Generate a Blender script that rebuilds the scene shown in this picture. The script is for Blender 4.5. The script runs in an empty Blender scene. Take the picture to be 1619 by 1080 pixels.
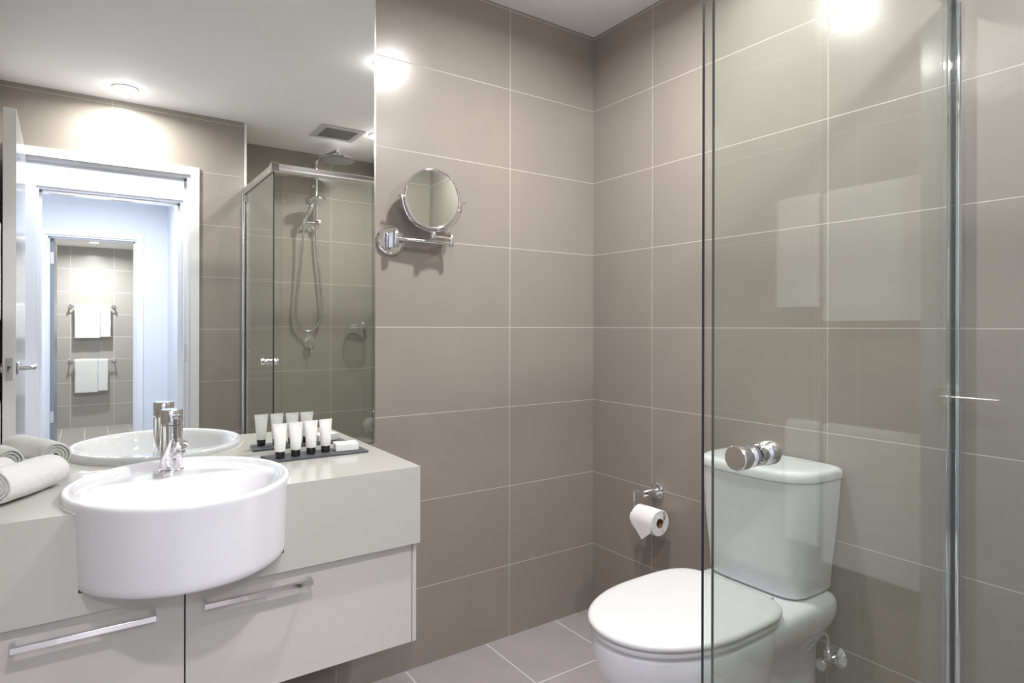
import bpy, bmesh, math, random
from mathutils import Vector, Matrix, noise as mnoise
random.seed(4)
PI = math.pi
sc = bpy.context.scene

# ------------------------------------------------------------------ camera
cam_d = bpy.data.cameras.new('camera')
cam = bpy.data.objects.new('camera', cam_d)
sc.collection.objects.link(cam)
sc.camera = cam
cam.location = (-1.7508, -1.9400, 1.1709)
cam.rotation_euler = (PI / 2, math.radians(-0.12), -0.60395)
cam_d.sensor_fit = 'HORIZONTAL'
cam_d.sensor_width = 36.0
cam_d.lens = 980.9 / 1619 * 36.0
cam_d.shift_y = -22.95 / 1619
cam_d.clip_start = 0.02

# ------------------------------------------------------------------ world, exposure
w = bpy.data.worlds.new('world')
sc.world = w
w.use_nodes = True
w.node_tree.nodes['Background'].inputs[0].default_value = (0.8, 0.88, 1.0, 1)
w.node_tree.nodes['Background'].inputs[1].default_value = 0.3
sc.view_settings.view_transform = 'Standard'
sc.view_settings.look = 'None'
sc.view_settings.exposure = 1.34
sc.view_settings.gamma = 1.0
sc.view_settings.use_curve_mapping = False
try:
    sc.cycles.max_bounces = 14
    sc.cycles.diffuse_bounces = 12
    sc.cycles.glossy_bounces = 8
    sc.cycles.transparent_max_bounces = 16
    sc.cycles.use_denoising = True
    sc.cycles.sample_clamp_indirect = 0.0
except Exception:
    pass

# room measures
ZC = 2.38                 # ceiling
YF = -2.00                # wall with the door
XL = -2.10                # left wall
XS = -0.965               # shower nib corner / side glass
YS = -2.43                # back wall of the shower
YG = -1.31                # front glass of the shower
YM = -0.003               # mirror face

def lamp(name, loc, power, size, col=(1, 0.97, 0.93), spread=150, rot=(0, 0, 0), shape='DISK', sy=None):
    l = bpy.data.lights.new(name, 'AREA')
    l.shape = shape
    l.size = size
    if sy: l.size_y = sy
    l.energy = power
    l.color = col
    l.spread = math.radians(spread)
    o = bpy.data.objects.new(name, l)
    o.location = loc
    o.rotation_euler = rot
    sc.collection.objects.link(o)
    return o

# ceiling lamps of the bathroom (each sits in its own fitting, built below)
BATH_LAMPS = [(-1.58, -1.774), (-0.605, -0.745), (-0.222, -1.775)]
BATH_POWER = [5.4, 7.8, 4.6]
for (lx, ly), pw in zip(BATH_LAMPS, BATH_POWER):
    lamp('downlight_lamp', (lx, ly, ZC - 0.012), pw, 0.105, (1, 0.985, 0.965), 168)
# added point light below each fitting, brightens the ceiling around it
for (lx, ly), pw in zip(BATH_LAMPS, BATH_POWER):
    pl = bpy.data.lights.new('ceiling_glow_fill', 'POINT')
    pl.energy = pw * 0.055
    pl.color = (1, 0.985, 0.965)
    pl.shadow_soft_size = 0.020
    po = bpy.data.objects.new('ceiling_glow_fill', pl)
    po.location = (lx, ly, ZC - 0.030)
    sc.collection.objects.link(po)
# passage and hall lamps
lamp('passage_lamp', (-1.62, -2.38, ZC - 0.03), 3.6, 0.30, (0.90, 0.93, 1.0), 170)
lamp('hall_lamp', (-1.62, -3.7, ZC - 0.03), 11.5, 0.35, (0.87, 0.91, 1.0), 170)
lamp('far_room_lamp', (-1.66, -6.20, 2.068), 8.5, 0.09, (0.97, 0.985, 1.0), 165)

# ------------------------------------------------------------------ materials
def mat(name, col, rough=0.5, metal=0.0, spec=0.5, bump=None, coat=0.0, sheen=0.0, emit=None, estr=0):
    m = bpy.data.materials.new(name)
    m.use_nodes = True
    nt = m.node_tree
    b = nt.nodes['Principled BSDF']
    b.inputs['Base Color'].default_value = (*col, 1)
    b.inputs['Roughness'].default_value = rough
    b.inputs['Metallic'].default_value = metal
    b.inputs['Specular IOR Level'].default_value = spec
    b.inputs['Coat Weight'].default_value = coat
    b.inputs['Coat Roughness'].default_value = 0.05
    b.inputs['Sheen Weight'].default_value = sheen
    if emit:
        b.inputs['Emission Color'].default_value = (*emit, 1)
        b.inputs['Emission Strength'].default_value = estr
    # a faint procedural variation so that nothing is perfectly flat
    tc = nt.nodes.new('ShaderNodeTexCoord')
    n = nt.nodes.new('ShaderNodeTexNoise')
    n.inputs['Scale'].default_value = bump[0] if bump else 40
    n.inputs['Detail'].default_value = 4
    nt.links.new(tc.outputs['Object'], n.inputs['Vector'])
    if bump:
        bp = nt.nodes.new('ShaderNodeBump')
        bp.inputs['Strength'].default_value = bump[1]
        bp.inputs['Distance'].default_value = bump[2]
        nt.links.new(n.outputs['Fac'], bp.inputs['Height'])
        nt.links.new(bp.outputs['Normal'], b.inputs['Normal'])
    else:
        mr = nt.nodes.new('ShaderNodeMapRange')
        mr.inputs['To Min'].default_value = max(rough - 0.015, 0.0)
        mr.inputs['To Max'].default_value = rough + 0.015
        nt.links.new(n.outputs['Fac'], mr.inputs['Value'])
        nt.links.new(mr.outputs['Result'], b.inputs['Roughness'])
    return m

def tile_mat(name, ua, va, uo, vo, tw, th, col, grout, gw=0.0023, rough=0.235, mott=0.06, spec=0.36, vcol=0.03):
    """rectangular tiles laid on a world axis pair, light grout, faint woven mottling"""
    m = bpy.data.materials.new(name)
    m.use_nodes = True
    nt = m.node_tree
    N, L = nt.nodes, nt.links
    b = N['Principled BSDF']
    tc = N.new('ShaderNodeTexCoord')
    sp = N.new('ShaderNodeSeparateXYZ')
    L.new(tc.outputs['Object'], sp.inputs[0])
    def M(op, a, bb=None, cl=False):
        n = N.new('ShaderNodeMath'); n.operation = op; n.use_clamp = cl
        for i, v in enumerate((a, bb)):
            if v is None: continue
            if isinstance(v, (int, float)): n.inputs[i].default_value = v
            else: L.new(v, n.inputs[i])
        return n.outputs[0]
    masks, ids = [], []
    for ax, off, size in ((ua, uo, tw), (va, vo, th)):
        s = M('DIVIDE', M('SUBTRACT', sp.outputs['XYZ'.index(ax)], off), size)
        fr = M('FRACT', s)
        ids.append(M('FLOOR', s))
        d = M('MINIMUM', fr, M('SUBTRACT', 1.0, fr))
        dm = M('MULTIPLY', d, size)
        masks.append(M('SUBTRACT', 1.0, M('DIVIDE', M('SUBTRACT', dm, gw * 0.35), gw * 0.35, True), True))
    g = M('MAXIMUM', masks[0], masks[1])
    cb = N.new('ShaderNodeCombineXYZ')
    L.new(ids[0], cb.inputs[0]); L.new(ids[1], cb.inputs[1])
    wn = N.new('ShaderNodeTexWhiteNoise'); wn.noise_dimensions = '3D'
    L.new(cb.outputs[0], wn.inputs['Vector'])
    n1 = N.new('ShaderNodeTexNoise'); n1.inputs['Scale'].default_value = 5.5; n1.inputs['Detail'].default_value = 5
    n1.inputs['Roughness'].default_value = 0.6
    L.new(tc.outputs['Object'], n1.inputs['Vector'])
    n2 = N.new('ShaderNodeTexNoise'); n2.inputs['Scale'].default_value = 420; n2.inputs['Detail'].default_value = 2
    L.new(tc.outputs['Object'], n2.inputs['Vector'])
    v = M('ADD', M('MULTIPLY', M('SUBTRACT', n1.outputs['Fac'], 0.5), mott * 3),
          M('ADD', M('MULTIPLY', M('SUBTRACT', wn.outputs['Value'], 0.5), vcol * 2),
            M('MULTIPLY', M('SUBTRACT', n2.outputs['Fac'], 0.5), 0.10)))
    val = M('ADD', 1.0, v)
    hs = N.new('ShaderNodeHueSaturation')
    hs.inputs['Color'].default_value = (*col, 1)
    L.new(val, hs.inputs['Value'])
    L.new(M('ADD', 0.9, M('MULTIPLY', n1.outputs['Fac'], 0.25)), hs.inputs['Saturation'])
    mx = N.new('ShaderNodeMix'); mx.data_type = 'RGBA'
    L.new(g, mx.inputs['Factor'])
    L.new(hs.outputs['Color'], mx.inputs[6])
    mx.inputs[7].default_value = (*grout, 1)
    L.new(mx.outputs[2], b.inputs['Base Color'])
    L.new(M('ADD', rough, M('MULTIPLY', g, 0.5)), b.inputs['Roughness'])
    b.inputs['Specular IOR Level'].default_value = spec
    bp = N.new('ShaderNodeBump'); bp.inputs['Strength'].default_value = 0.35; bp.inputs['Distance'].default_value = 0.001
    L.new(M('SUBTRACT', 1.0, g), bp.inputs['Height'])
    L.new(bp.outputs['Normal'], b.inputs['Normal'])
    return m

TILE = (0.312, 0.279, 0.247)
GROUT = (0.56, 0.525, 0.48)
TW, TH, Z0 = 0.666, 0.3, 0.2697
M_A = tile_mat('tile_back', 'X', 'Z', -0.4228, Z0, TW, TH, TILE, GROUT)
M_B = tile_mat('tile_right', 'Y', 'Z', -0.3262, Z0, TW, TH, TILE, GROUT)
M_C = tile_mat('tile_left', 'Y', 'Z', -0.3262, Z0, TW, TH, TILE, GROUT)
M_D = tile_mat('tile_front', 'X', 'Z', -1.628, 0.255, TW, TH, TILE, GROUT)
M_S = tile_mat('tile_shower', 'X', 'Z', -0.305, 0.260, TW, 0.303, (0.285, 0.272, 0.228), GROUT)
M_N = tile_mat('tile_nib', 'Y', 'Z', -0.3262, 0.26, TW, 0.303, TILE, GROUT)
M_F = tile_mat('tile_floor', 'X', 'Y', -0.5255, 0.013, 0.3245, 0.3245, (0.40, 0.365, 0.375), (0.72, 0.68, 0.68), 0.004, 0.30, 0.13, 0.35, 0.05)
M_FAR = tile_mat('tile_far_room', 'X', 'Z', -1.877, 0.0, 0.42, 0.261, (0.45, 0.43, 0.40), (0.72, 0.70, 0.66), 0.005, 0.25)
M_FARF = tile_mat('tile_far_floor', 'X', 'Y', -1.955, -6.75, 0.213, 0.213, (0.40, 0.37, 0.345), (0.72, 0.70, 0.66), 0.005, 0.3)
M_CEIL = mat('ceiling_paint', (0.89, 0.895, 0.90), 0.75, bump=(300, 0.03, 0.001))
M_WHITE = mat('white_wall_paint', (0.70, 0.72, 0.77), 0.6, bump=(250, 0.04, 0.001))
M_GLOSSW = mat('white_gloss_paint', (0.76, 0.76, 0.79), 0.28)
M_DOORE = mat('white_door_edge_paint', (0.86, 0.86, 0.88), 0.35)
M_DOORF = mat('dark_door_face', (0.30, 0.31, 0.36), 0.16)  # leaf faces set much darker than the leaf edges
M_GREYD = mat('shaded_door_grey', (0.27, 0.30, 0.34), 0.35)  # grey puts the shadow at the far jamb into the leaf colour
M_CARPET = mat('hall_floor_finish', (0.35, 0.33, 0.31), 0.5, bump=(200, 0.2, 0.002))
M_CHROME = mat('chrome', (0.84, 0.84, 0.86), 0.045, 1.0)
M_CHROME2 = mat('brushed_chrome', (0.72, 0.72, 0.72), 0.2, 1.0)
M_ALU = mat('bright_aluminium', (0.86, 0.86, 0.87), 0.16, 1.0)
M_MIRROR = mat('mirror_silver', (0.945, 0.965, 0.942), 0.0, 1.0)
M_MIRROR.node_tree.links.remove(M_MIRROR.node_tree.nodes['Principled BSDF'].inputs['Roughness'].links[0])
M_MIRROR.node_tree.nodes['Principled BSDF'].inputs['Roughness'].default_value = 0.0
M_CERAM = mat('white_ceramic', (0.845, 0.85, 0.89), 0.07, coat=0.3)
M_SEAT = mat('white_seat_plastic', (0.74, 0.74, 0.755), 0.10)
M_STONE = mat('pale_stone_top', (0.555, 0.548, 0.515), 0.16)
M_LACQ = mat('pale_lacquer', (0.62, 0.60, 0.575), 0.13)
M_DARKGAP = mat('dark_carcass', (0.06, 0.055, 0.05), 0.6)
M_TOWEL = mat('white_terry', (0.93, 0.93, 0.93), 0.95, spec=0.1, bump=(420, 1.0, 0.004), sheen=0.3)
M_PAPER = mat('white_tissue', (0.88, 0.87, 0.89), 0.9, spec=0.1, bump=(300, 0.15, 0.001))
M_CARD = mat('brown_card', (0.36, 0.25, 0.16), 0.85)
M_TUBE = mat('white_tube_plastic', (0.86, 0.86, 0.85), 0.3)
M_CAP = mat('black_cap', (0.012, 0.012, 0.013), 0.18)
M_LOGO = mat('pale_green_print', (0.62, 0.66, 0.42), 0.4)
M_PRINT = mat('pale_grey_print', (0.62, 0.62, 0.60), 0.4)
M_SLATE = mat('grey_slate', (0.085, 0.09, 0.105), 0.5, bump=(60, 0.6, 0.003))
M_SOAP = mat('white_soap_carton', (0.86, 0.86, 0.86), 0.45)
M_VENT = mat('vent_plastic', (0.50, 0.50, 0.49), 0.5)
M_VENTG = mat('vent_grille', (0.26, 0.26, 0.255), 0.5)
M_VENTD = mat('vent_inside', (0.05, 0.05, 0.05), 0.8)
M_SILIC = mat('white_silicone', (0.78, 0.77, 0.74), 0.35)
M_SEAL = mat('clear_seal', (0.62, 0.64, 0.64), 0.25)
M_LAMP = mat('lamp_lens', (1, 1, 1), 0.4, emit=(1, 0.98, 0.95), estr=18)
M_LAMPC = mat('lamp_lens_cool', (1, 1, 1), 0.4, emit=(0.88, 0.93, 1), estr=6)
M_NOZ = mat('nozzle_rubber', (0.72, 0.73, 0.74), 0.4)
M_SHFACE = mat('shower_face', (0.24, 0.24, 0.25), 0.3, 0.6)
M_BRAID = mat('braided_steel', (0.58, 0.58, 0.60), 0.2, 1.0, bump=(900, 0.5, 0.001))

def glass_mat():
    m = bpy.data.materials.new('shower_glass')
    m.use_nodes = True
    N, L = m.node_tree.nodes, m.node_tree.links
    N.remove(N['Principled BSDF'])
    out = N['Material Output']
    tr = N.new('ShaderNodeBsdfTransparent'); tr.inputs[0].default_value = (0.970, 0.986, 0.976, 1)
    gl = N.new('ShaderNodeBsdfGlossy'); gl.inputs['Roughness'].default_value = 0.0
    gl.inputs['Color'].default_value = (0.97, 1.0, 0.99, 1)
    fr = N.new('ShaderNodeFresnel')
    # both faces of the pane reflect alike, whichever side they are met from
    ge = N.new('ShaderNodeNewGeometry'); ir = N.new('ShaderNodeMapRange')
    ir.inputs['To Min'].default_value = 1.72; ir.inputs['To Max'].default_value = 1 / 1.72
    L.new(ge.outputs['Backfacing'], ir.inputs['Value']); L.new(ir.outputs[0], fr.inputs['IOR'])
    mx = N.new('ShaderNodeMixShader')
    # film of dried drops: small changes of the reflectance
    tc = N.new('ShaderNodeTexCoord'); n = N.new('ShaderNodeTexNoise'); n.inputs['Scale'].default_value = 9
    L.new(tc.outputs['Object'], n.inputs['Vector'])
    mr = N.new('ShaderNodeMapRange'); mr.inputs['To Min'].default_value = 0.95; mr.inputs['To Max'].default_value = 1.1
    L.new(n.outputs['Fac'], mr.inputs['Value'])
    mu = N.new('ShaderNodeMath'); mu.operation = 'MULTIPLY'; mu.use_clamp = True
    L.new(fr.outputs[0], mu.inputs[0]); L.new(mr.outputs[0], mu.inputs[1])
    L.new(mu.outputs[0], mx.inputs[0]); L.new(tr.outputs[0], mx.inputs[1]); L.new(gl.outputs[0], mx.inputs[2])
    L.new(mx.outputs[0], out.inputs[0])
    return m
M_GLASS = glass_mat()
M_GEDGE = mat('glass_edge', (0.012, 0.022, 0.040), 0.3, spec=0.3)
M_GEDGE2 = mat('glass_edge_pale', (0.085, 0.095, 0.098), 0.2)

# ------------------------------------------------------------------ helpers
def add_box(bm, a, b, mi=0):
    x0, y0, z0 = (min(a[i], b[i]) for i in range(3)); x1, y1, z1 = (max(a[i], b[i]) for i in range(3))
    vs = [bm.verts.new(c) for c in ((x0,y0,z0),(x1,y0,z0),(x1,y1,z0),(x0,y1,z0),(x0,y0,z1),(x1,y0,z1),(x1,y1,z1),(x0,y1,z1))]
    fs = []
    for f in ((0,3,2,1),(4,5,6,7),(0,1,5,4),(1,2,6,5),(2,3,7,6),(3,0,4,7)):
        fc = bm.faces.new([vs[i] for i in f]); fc.material_index = mi; fs.append(fc)
    return fs

def loft(bm, rings, cap0=True, cap1=True, closed=True, mi=0):
    R = [[bm.verts.new(p) for p in r] for r in rings]
    n = len(R[0])
    for a, b in zip(R[:-1], R[1:]):
        for i in range(n if closed else n - 1):
            j = (i + 1) % n
            f = bm.faces.new((a[i], a[j], b[j], b[i])); f.material_index = mi
    for flag, r, c in ((cap0, R[0], -1), (cap1, R[-1], 1)):
        if flag:
            ctr = sum((v.co for v in r), Vector()) / n
            cv = bm.verts.new(ctr)
            for i in range(n if closed else n - 1):
                j = (i + 1) % n
                f = bm.faces.new((r[j], r[i], cv) if c < 0 else (r[i], r[j], cv)); f.material_index = mi
    return R

def frame(d):
    d = Vector(d).normalized()
    u = d.cross(Vector((0, 0, 1)))
    if u.length < 1e-3: u = d.cross(Vector((0, 1, 0)))
    u.normalize()
    return u, u.cross(d).normalized()

def revolve(bm, origin, axis, prof, seg=32, cap0=True, cap1=True, mi=0):
    """prof = [(distance along axis, radius)...]"""
    o = Vector(origin); a = Vector(axis).normalized(); u, v = frame(a)
    rings = [[o + a * h + (u * math.cos(t) + v * math.sin(t)) * max(r, 1e-5) for t in [2 * PI * k / seg for k in range(seg)]] for h, r in prof]
    return loft(bm, rings, cap0, cap1, mi=mi)

def cyl(bm, p0, p1, r, seg=24, bev=0.0, mi=0):
    p0, p1 = Vector(p0), Vector(p1); L = (p1 - p0).length
    if bev: pr = [(0, r - bev), (bev * .3, r - bev * .3), (bev, r), (L - bev, r), (L - bev * .3, r - bev * .3), (L, r - bev)]
    else: pr = [(0, r), (L, r)]
    return revolve(bm, p0, p1 - p0, pr, seg, mi=mi)

def tube(bm, pts, r, seg=12, closed=False, mi=0):
    pts = [Vector(p) for p in pts]; n = len(pts)
    rings = []; pu = None
    for i, p in enumerate(pts):
        if closed: d = pts[(i + 1) % n] - pts[i - 1]
        else: d = pts[min(i + 1, n - 1)] - pts[max(i - 1, 0)]
        d.normalize()
        if pu is None: u, v = frame(d)
        else:
            u = pu - d * pu.dot(d); u.normalize()
        v = d.cross(u); pu = u
        rr = r(i / (n - 1)) if callable(r) else r
        rings.append([p + (u * math.cos(t) + v * math.sin(t)) * rr for t in [2 * PI * k / seg for k in range(seg)]])
    if closed:
        rings.append(rings[0])
        R = loft(bm, rings, False, False, mi=mi)
        bmesh.ops.remove_doubles(bm, verts=R[0] + R[-1], dist=1e-6)
    else: loft(bm, rings, mi=mi)

def smooth_path(ctrl, n=8):
    """Catmull-Rom"""
    P = [Vector(c) for c in ctrl]; P = [P[0] * 2 - P[1]] + P + [P[-1] * 2 - P[-2]]
    out = []
    for i in range(1, len(P) - 2):
        a, b, c, d = P[i - 1:i + 3]
        for k in range(n):
            t = k / n
            out.append(0.5 * ((2 * b) + (c - a) * t + (2 * a - 5 * b + 4 * c - d) * t * t + (3 * b - a - 3 * c + d) * t ** 3))
    out.append(P[-2])
    return out

def fillet(ctrl, rad, n=6):
    """polyline with rounded corners"""
    P = [Vector(c) for c in ctrl]; out = [P[0]]
    for i in range(1, len(P) - 1):
        a = (P[i - 1] - P[i]).normalized(); b = (P[i + 1] - P[i]).normalized()
        s, e = P[i] + a * rad, P[i] + b * rad
        for k in range(n + 1):
            t = k / n
            out.append(s * (1 - t) ** 2 + P[i] * 2 * t * (1 - t) + e * t * t)
    out.append(P[-1])
    return out

def link(name, bm, m, parent=None, smooth=True, bevel=0, angle=35, normals=True):
    if normals: bmesh.ops.recalc_face_normals(bm, faces=bm.faces)
    me = bpy.data.meshes.new(name)
    bm.to_mesh(me); bm.free()
    for x in (m if isinstance(m, (list, tuple)) else [m]): me.materials.append(x)
    if smooth:
        for p in me.polygons: p.use_smooth = True
        me.set_sharp_from_angle(angle=math.radians(angle))
    o = bpy.data.objects.new(name, me)
    sc.collection.objects.link(o)
    if parent:
        o.parent = parent
        o.matrix_parent_inverse = Matrix.Translation(-Vector(parent.location)) if parent.type == 'EMPTY' else Matrix.Identity(4)
    if bevel:
        b = o.modifiers.new('bevel', 'BEVEL'); b.width = bevel; b.segments = 3; b.limit_method = 'ANGLE'
        b.angle_limit = math.radians(40); b.harden_normals = True
    return o

def tag(o, label, cat, group=None, kind=None):
    if label: o['label'] = label
    if cat: o['category'] = cat
    if group: o['group'] = group
    if kind: o['kind'] = kind
    return o

def thing(name, label, cat, loc, group=None, kind=None):
    e = bpy.data.objects.new(name, None)
    e.empty_display_size = 0.05
    e.location = loc
    sc.collection.objects.link(e)
    return tag(e, label, cat, group, kind)

def boxobj(name, boxes, m, parent=None, bevel=0.0, smooth=True):
    bm = bmesh.new()
    for a, b in boxes: add_box(bm, a, b)
    return link(name, bm, m, parent, smooth=smooth, bevel=bevel)

def struct(name, boxes, m, parent=None, bevel=0.0, label=None, cat=None):
    o = boxobj(name, boxes, m, parent, bevel)
    if not parent: tag(o, label, cat, kind='structure')
    return o

def copy_tree(root, dloc, label, group=None):
    c = root.copy(); sc.collection.objects.link(c)
    c.location = Vector(root.location) + Vector(dloc)
    c['label'] = label
    if group: c['group'] = group
    for ch in list(root.children):
        k = ch.copy(); sc.collection.objects.link(k); k.parent = c
        for g in ch.children:
            q = g.copy(); sc.collection.objects.link(q); q.parent = k
    return c

def se_ring(xc, yc, rf, rb, hw, nf, nb, z, n=72, taper=0.0):
    """super-ellipse outline, front (towards -x) and back (towards +x) halves with their own exponent"""
    out = []
    for k in range(n):
        t = 2 * PI * k / n
        c, s = math.cos(t), math.sin(t)
        e = nb if c > 0 else nf
        r = rb if c > 0 else rf
        out.append(Vector((xc + r * math.copysign(abs(c) ** (2 / e), c), yc + hw * math.copysign(abs(s) ** (2 / e), s), z)))
    return out

# ------------------------------------------------------------------ room shell
T = 0.08
struct('floor', [((XL - T, YF, -0.06), (T, T, 0)), ((XS - 0.06, YS - T, -0.06), (T, YF, 0))], M_F,
       label='mauve grey square floor tiles with pale grout', cat='floor')
struct('ceiling', [((XL - T, YF, ZC), (T, T, ZC + 0.06)), ((XS, YS - T, ZC), (T, YF, ZC + 0.06))], M_CEIL,
       label='smooth white painted bathroom ceiling', cat='ceiling')
struct('wall_back', [((XL - T, 0, -0.06), (T, T, ZC + 0.06))], M_A, label='taupe tiled wall behind the vanity', cat='wall')
struct('wall_right', [((0, YS - T, -0.06), (T, 0, ZC + 0.06))], M_B, label='taupe tiled wall behind the toilet', cat='wall')
struct('wall_left', [((XL - T, YF - 0.1, -0.06), (XL, 0, ZC + 0.06))], M_C, label='taupe tiled wall carrying the two towel rails', cat='wall')
DX0, DX1, DZ = -2.035, -1.256, 2.027        # bathroom doorway
struct('wall_front', [((XL, YF - 0.1, -0.06), (DX0, YF, ZC)), ((DX1, YF - 0.1, -0.06), (XS, YF, ZC)), ((DX0, YF - 0.1, DZ), (DX1, YF, ZC))], M_D,
       label='taupe tiled wall around the doorway', cat='wall')
struct('wall_nib', [((XS - 0.06, YS - T, -0.06), (XS, YF - 0.1, ZC + 0.06))], M_N, label='short tiled return of the shower recess', cat='wall')
struct('wall_shower', [((XS, YS - T, -0.06), (0, YS, ZC + 0.06))], M_S, label='taupe tiled wall carrying the shower set', cat='wall')
# white corner strip on the nib
struct('trim_1', [((XS - 0.004, YF - 0.012, 0), (XS + 0.009, YF + 0.004, ZC - 0.001))], M_GLOSSW, bevel=0.003,
       label='white corner strip beside the shower recess', cat='trim')
# door casing of the bathroom doorway
def casing(name, x0, x1, z1, y0, y1, wd, m, label, ft=0.012, extra=None):
    bm = bmesh.new()
    for ya, yb in ((y1, y1 + ft), (y0 - ft, y0)):
        add_box(bm, (x0 - wd, ya, 0), (x0, yb, z1 + wd))
        add_box(bm, (x1, ya, 0), (x1 + wd, yb, z1 + wd))
        add_box(bm, (x0, ya, z1), (x1, yb, z1 + wd))
    add_box(bm, (x0, y0, 0), (x0 + 0.015, y1, z1 - 0.015))
    add_box(bm, (x1 - 0.015, y0, 0), (x1, y1, z1 - 0.015))
    add_box(bm, (x0, y0, z1 - 0.015), (x1, y1, z1))
    ym = (y0 + y1) / 2 - 0.02
    add_box(bm, (x0 + 0.015, ym, 0), (x0 + 0.027, ym + 0.03, z1 - 0.015))
    add_box(bm, (x1 - 0.027, ym, 0), (x1 - 0.015, ym + 0.03, z1 - 0.015))
    add_box(bm, (x0 + 0.015, ym, z1 - 0.027), (x1 - 0.015, ym + 0.03, z1 - 0.015))
    o = link(name, bm, m, None, bevel=0.0015)
    return tag(o, label, 'door frame', kind='structure')
cs = casing('trim_2', DX0, DX1, DZ, YF - 0.1, YF, 0.046, M_GLOSSW, 'white door casing of the bathroom doorway')
boxobj('strike_plate', [((DX1 - 0.017, YF - 0.045, 0.97), (DX1 - 0.0148, YF - 0.015, 1.07))], M_CHROME2, cs)

# passage behind the doorway
H1Y = -2.68
struct('floor', [((-3.0, -4.85, -0.06), (XS - 0.06, YF, -0.001))], M_CARPET, label='dark carpet of the hall', cat='floor')
struct('ceiling', [((-3.0, -4.85, ZC), (XS, YF - 0.0, ZC + 0.06))], M_CEIL, label='white ceiling of the hall beyond the doorway', cat='ceiling')
struct('wall_passage', [((-2.50, H1Y, 0), (-2.42, YF - 0.1, ZC)), ((-2.42, YF - 0.10, 0), (XL - T, YF - 0.05, ZC)), ((XS - 0.07, H1Y - 0.1, 0), (XS - 0.062, YF - 0.1, ZC))], M_WHITE,
       label='white painted walls of the passage', cat='wall')
P0, P1, PZ = -1.986, -1.212, 2.0
struct('wall_middle', [((-2.50, H1Y - 0.1, 0), (P0, H1Y, ZC)), ((P1, H1Y - 0.1, 0), (XS - 0.062, H1Y, ZC)), ((P0, H1Y - 0.1, PZ), (P1, H1Y, ZC))], M_WHITE,
       label='white wall with the sliding door opening', cat='wall')
o = casing('trim_3', P0, P1, PZ, H1Y - 0.1, H1Y, 0.05, M_GLOSSW, 'white casing of the sliding door opening')
boxobj('sliding_track', [((P0 + 0.03, H1Y - 0.075, PZ - 0.03), (P1 - 0.03, H1Y - 0.03, PZ - 0.0155))], M_ALU, o)
# hall
H2Y = -4.75
struct('wall_hall', [((-1.10, H2Y, 0), (-1.02, H1Y - 0.1, ZC)), ((-2.60, H2Y, 0), (-2.52, H1Y - 0.1, ZC))], M_WHITE, label='white painted side walls of the hall', cat='wall')
Q0, Q1, QZ = -2.022, -1.348, 1.966
struct('wall_far', [((-2.60, H2Y - 0.1, 0), (Q0, H2Y, ZC)), ((Q1, H2Y - 0.1, 0), (-1.02, H2Y, ZC)), ((Q0, H2Y - 0.1, QZ), (Q1, H2Y, ZC))], M_WHITE,
       label='white end wall of the hall', cat='wall')
casing('trim_4', Q0, Q1, QZ, H2Y - 0.1, H2Y, 0.05, M_GLOSSW, 'white casing of the far doorway')
# far tiled room
FY, FZ = -6.75, 2.083
struct('wall_farthest', [((-2.3, FY - T, -0.06), (-0.9, FY, FZ + 0.05))], M_FAR, label='taupe tiled wall of the far room', cat='wall')
struct('floor', [((-2.3, FY, -0.06), (-0.9, H2Y - 0.1, 0.0))], M_FARF, label='pale square floor tiles of the far room', cat='floor')
struct('ceiling', [((-2.3, FY, FZ), (-0.9, H2Y - 0.1, FZ + 0.05))], M_CEIL, label='white ceiling of the far room', cat='ceiling')
struct('wall_farside', [((-2.3, FY, 0), (-2.22, H2Y - 0.1, FZ)), ((-0.98, FY, 0), (-0.9, H2Y - 0.1, FZ))], M_FAR, label='tiled side walls of the far room', cat='wall')
# far door leaf, opened inwards
d = thing('door_2', 'door leaf standing open inside the far doorway, its grey standing for shade', 'door', (Q0 + 0.02, H2Y - 0.10, 0), kind='structure')
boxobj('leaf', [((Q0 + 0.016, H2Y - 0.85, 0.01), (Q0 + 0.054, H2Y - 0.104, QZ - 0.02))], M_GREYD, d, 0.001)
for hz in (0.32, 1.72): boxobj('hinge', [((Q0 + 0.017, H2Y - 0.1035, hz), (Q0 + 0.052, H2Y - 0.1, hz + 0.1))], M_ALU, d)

# ------------------------------------------------------------------ bathroom door leaf (open, standing by the left wall)
hx, hy = DX0 + 0.004, YF + 0.016
ex, ey = -2.013, -1.213
d = thing('door_1', 'white bathroom door leaf standing open with a satin lever handle', 'door', (hx, hy, 0), kind='structure')
dv = (Vector((ex, ey, 0)) - Vector((hx, hy, 0))); DL = dv.length; dv.normalize(); dn = Vector((dv.y, -dv.x, 0))
def DP(a, b, z): return Vector((hx, hy, 0)) + dv * a + dn * b + Vector((0, 0, z))
bm = bmesh.new()
def obox(bm, a0, a1, b0, b1, z0, z1, F, mi=0):
    vs = [bm.verts.new(F(a, b, z)) for z in (z0, z1) for a, b in ((a0, b0), (a1, b0), (a1, b1), (a0, b1))]
    for f in ((3, 2, 1, 0), (4, 5, 6, 7), (0, 1, 5, 4), (1, 2, 6, 5), (2, 3, 7, 6), (3, 0, 4, 7)):
        bm.faces.new([vs[i] for i in f]).material_index = mi
obox(bm, 0, DL, -0.002, 0.040, 0.008, 2.035, DP)
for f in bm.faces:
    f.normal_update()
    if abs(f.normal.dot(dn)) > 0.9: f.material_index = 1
link('leaf', bm, [M_DOORE, M_DOORF], d, bevel=0.0012)
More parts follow.
